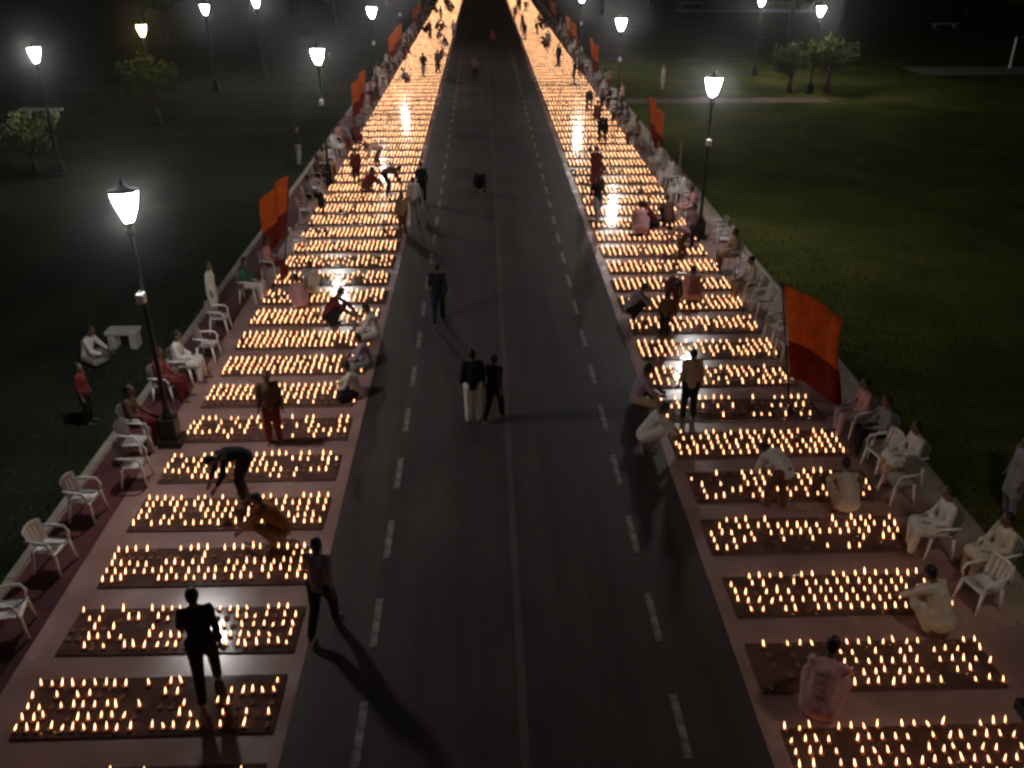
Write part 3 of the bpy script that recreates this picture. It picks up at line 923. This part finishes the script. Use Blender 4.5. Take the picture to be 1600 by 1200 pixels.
for i in range(44):
    side = -1 if i % 2 else 1
    y = 54 + (i // 2) * 2.2 + r3.uniform(-.5, .5)
    x = (-7.0 if side < 0 else 7.95) + r3.uniform(-.25, .25)
    nm = 'left' if side < 0 else 'right'
    ang = (FR if side < 0 else FL) + r3.uniform(-.3, .3)
    if i % 3:
        chair(x, y, ang, 'tiny white chair far along the %s pavement edge' % nm, 'far chairs of the %s row' % nm)
    if i % 3 != 1:
        person(x, y, ang, 'sit' if i % 3 else 'stand', r3.choice(['white', 'pink', 'red', 'cream', 'brown', 'tan']), r3.choice(['white', 'brown', 'maroon']),
               'tiny %s figure far along the %s pavement edge' % ('seated' if i % 3 else 'standing', nm), 'far %s spectators %s' % ('seated' if i % 3 else 'standing', nm), .004, 1.0, False, 0)

# ------------------------------------------------------------------ mats of oil lamps
PITCH_L, PITCH_R = 1.545, 1.57
MAT_D = 1.02


def mat_mesh(w):
    bm = bmesh.new()
    box(bm, 0, w, 0, MAT_D, .0, .026, .006)
    return mesh_of('lamp_mat', bm, 'mat')


MML, MMR = mat_mesh(LEFT_IN - LEFT_OUT), mat_mesh(RIGHT_OUT - RIGHT_IN)
ORD = ['first', 'second', 'third', 'fourth', 'fifth', 'sixth', 'seventh', 'eighth', 'ninth', 'tenth', 'eleventh', 'twelfth', 'thirteenth', 'fourteenth', 'fifteenth', 'sixteenth', 'seventeenth', 'eighteenth', 'nineteenth', 'twentieth']
# how many of a mat's lamps are there and burn: (outer third, middle, road third)
LIT_L = [(.2, .25, .3), (.80, .55, .22), (.45, .75, .75), (.72, .80, .85), (.75, .85, .8), (.7, .7, .5), (.75, .72, .7), (.98, .98, .92), (.98, .97, .85), (.97, .92, .8), (.95, .92, .75), (.8, .9, .85), (.95, .6, .85), (.6, .5, .6)]
LIT_R = [(.9, .9, .8), (.65, .92, .28), (.92, .92, .7), (.75, .62, .62), (.5, .9, .5), (.92, .9, .8), (.6, .45, .7), (.65, .7, .9), (.75, .7, .9), (.9, .85, .8), (.95, .9, .9)]
lamps = []     # x, y, lit, side, mat index
rl = random.Random(5)
for side in (-1, 1):
    k = 0
    y0 = 8.66 - 1.545 if side < 0 else 7.57
    pitch = PITCH_L if side < 0 else PITCH_R
    lits = LIT_L if side < 0 else LIT_R
    x_in, x_out = (LEFT_IN, LEFT_OUT) if side < 0 else (RIGHT_IN, RIGHT_OUT)
    nc = 23 if side < 0 else 20
    nm = 'left' if side < 0 else 'right'
    while y0 + k * pitch < 150:
        yf = y0 + k * pitch
        o = link('lamp_mat', MML if side < 0 else MMR, None, (min(x_in, x_out) + rl.uniform(-.05, .05), yf + rl.uniform(-.03, .02), .005), rl.uniform(-.010, .010))
        o.scale = (rl.uniform(.98, 1.02), rl.uniform(.95, 1.04), 1)
        if k < 20:
            tag(o, 'dark mat carrying oil lamps, %s from the near end on the %s of the road' % (ORD[k], nm), 'mat', 'mats of oil lamps %s of the road' % nm)
        else:
            tag(o, 'far mat merging into the golden glow of lamps on the %s' % nm, 'mat', 'far mats of oil lamps %s of the road' % nm)
        lit = lits[k] if k < len(lits) else (rl.uniform(.78, 1), rl.uniform(.8, 1), rl.uniform(.8, 1))
        drop = [rl.random() < .05 for _ in range(5)] if k > 2 else [False] * 5
        for c in range(nc):
            t = c / (nc - 1)               # 0 at the road end
            p = lit[2] if t < .33 else (lit[1] if t < .66 else lit[0])
            x = x_in + (x_out - x_in) * (.022 + .956 * t)
            for j in range(5):
                yy = yf + .11 + .20 * j
                jx, jy = rl.gauss(0, .010), rl.gauss(0, .014)
                here = rl.random() < .35 + .65 * p
                burns = rl.random() < p / (.35 + .65 * p) and not (drop[j] and rl.random() < .8)
                if not here or any((x - a) ** 2 + (yy - b_) ** 2 < r_ * r_ for a, b_, r_ in CLEAR):
                    continue
                lamps.append((x + jx, yy + jy, burns, side, k))
        k += 1


def bowl_mesh(seg, fine):
    bm = bmesh.new()
    if fine:
        lathe(bm, [(.022, 0), (.036, .010), (.046, .026), (.043, .028), (.034, .018)], seg)
        # pinched spout that holds the wick
        for v in bm.verts:
            if v.co.y > .02 and v.co.z > .02:
                v.co.y += .012; v.co.x *= .7
    else:
        lathe(bm, [(.024, 0), (.046, .026), (.034, .018)], seg)
    return mesh_of('bowl', bm, 'clay', fine)


FPROF = [(.003, .0), (.0060, .011), (.0070, .021), (.0052, .041), (.0025, .058), (.0007, .072)]
LEAN = 0.75       # the breeze lays the flames over, away from the camera (tangent)


def flame_mesh(seg=7):
    bm = bmesh.new()
    lathe(bm, FPROF, seg)
    for v in bm.verts:
        v.co.y += LEAN * v.co.z
    return mesh_of('flame', bm, 'flame', True)


BM_, FM_ = bowl_mesh(10, True), flame_mesh()


def in_frame(x, y):
    d = cam.rotation_euler.to_matrix().transposed() @ Vector((x, y, -CAM_H))
    px, py = 800 + FPX * d.x / -d.z, 600 - FPX * d.y / -d.z
    return -5 < px < 1605 and -5 < py < 1203


MATZ = .031
vis = sorted([l for l in lamps if in_frame(l[0], l[1])], key=lambda l: l[0] ** 2 + l[1] ** 2)
near = vis[:300]
near_set = set(near)
for x, y, burns, side, k in near:
    nm = 'left' if side < 0 else 'right'
    o = link('oil_lamp', BM_, None, (x, y, MATZ), rl.uniform(-.35, .35))
    if burns:
        f = link('flame', FM_, o)
        f.location = (0, .012, .018)
        w_ = rl.uniform(.8, 1.2)
        f.scale = (w_, w_, rl.uniform(.6, 1.35))
        f.rotation_euler = (rl.uniform(-.3, .25), rl.uniform(-.2, .2), 0)
    tag(o, '%s clay oil lamp on the %s mat from the near end, %s of the road' % ('burning' if burns else 'unlit', ORD[k], nm), 'oil lamp',
        '%s oil lamps on the %s %s mat' % ('burning' if burns else 'unlit', ORD[k], nm))
rest = [l for l in lamps if l not in near_set]


def merged(protos, pts):
    """many copies of a small mesh with two materials in one mesh"""
    V, F, MI = [], [], []
    off = 0
    for (pv, pf, mi), P3, SC in protos:
        n = len(P3)
        v = pv[None, :, :] * SC[:, None, :] + P3[:, None, :]
        f = pf[None, :, :] + (np.arange(n) * len(pv))[:, None, None] + off
        V.append(v.reshape(-1, 3)); F.append(f.reshape(-1, 3)); MI.append(np.full(n * len(pf), mi))
        off += n * len(pv)
    V, F, MI = np.concatenate(V), np.concatenate(F), np.concatenate(MI)
    me = bpy.data.meshes.new('oil_lamps')
    me.vertices.add(len(V)); me.vertices.foreach_set('co', V.ravel())
    me.loops.add(F.size); me.loops.foreach_set('vertex_index', F.ravel())
    me.polygons.add(len(F)); me.polygons.foreach_set('loop_start', np.arange(len(F)) * 3); me.polygons.foreach_set('loop_total', np.full(len(F), 3))
    me.polygons.foreach_set('material_index', MI)
    me.materials.append(M['clay']); me.materials.append(M['flame'])
    me.update(calc_edges=True)
    return me


def tri_arrays(bm):
    bmesh.ops.triangulate(bm, faces=bm.faces[:])
    bm.verts.index_update()
    v = np.array([tuple(x.co) for x in bm.verts]); f = np.array([[q.index for q in fc.verts] for fc in bm.faces])
    bm.free()
    return v, f


bm = bmesh.new(); lathe(bm, [(.024, 0), (.046, .026), (.034, .018)], 6); bw = tri_arrays(bm)
bm = bmesh.new(); lathe(bm, [(.003, .0), (.0078, .024), (.0007, .079)], 5)
for v in bm.verts:
    v.co.y += .75 * v.co.z
fl = tri_arrays(bm)
pb = np.array([(x, y, MATZ) for x, y, *_ in rest])
pf_ = np.array([(x, y + .01, MATZ + .018) for x, y, b_, *_ in rest if b_])
rs = np.random.RandomState(11)
sf = np.ones((len(pf_), 3)); sf[:, 2] = rs.uniform(.6, 1.35, len(pf_)); sf[:, 0] = sf[:, 1] = rs.uniform(.8, 1.2, len(pf_))
om = merged([((*bw, 0), pb, np.ones((len(pb), 3))), ((*fl, 1), pf_, sf)], None)
oo = link('oil_lamps', om)
oo['kind'] = 'stuff'
tag(oo, 'thousands of burning clay oil lamps in rows along both sides of the road', 'oil lamps')

# ------------------------------------------------------------------ night haze
HAZE = 0.00045
if HAZE > 0:
    bm = bmesh.new(); box(bm, -70, 80, -14, 168, -1.2, 10.6)
    hm = bpy.data.meshes.new('haze'); bm.to_mesh(hm); bm.free()
    m = bpy.data.materials.new('night_haze'); m.use_nodes = True
    nt = m.node_tree
    for n in list(nt.nodes):
        nt.nodes.remove(n)
    pv = nt.nodes.new('ShaderNodeVolumePrincipled')
    pv.inputs['Color'].default_value = (.85, .85, .85, 1)
    pv.inputs['Density'].default_value = HAZE
    pv.inputs['Anisotropy'].default_value = .965
    mo = nt.nodes.new('ShaderNodeOutputMaterial')
    nt.links.new(pv.outputs[0], mo.inputs['Volume'])
    hm.materials.append(m)
    ho = link('haze', hm)
    ho['kind'] = 'stuff'
    tag(ho, 'thin night haze over the road and lawns', 'haze')
print('lamps', len(lamps), 'near', len(near))
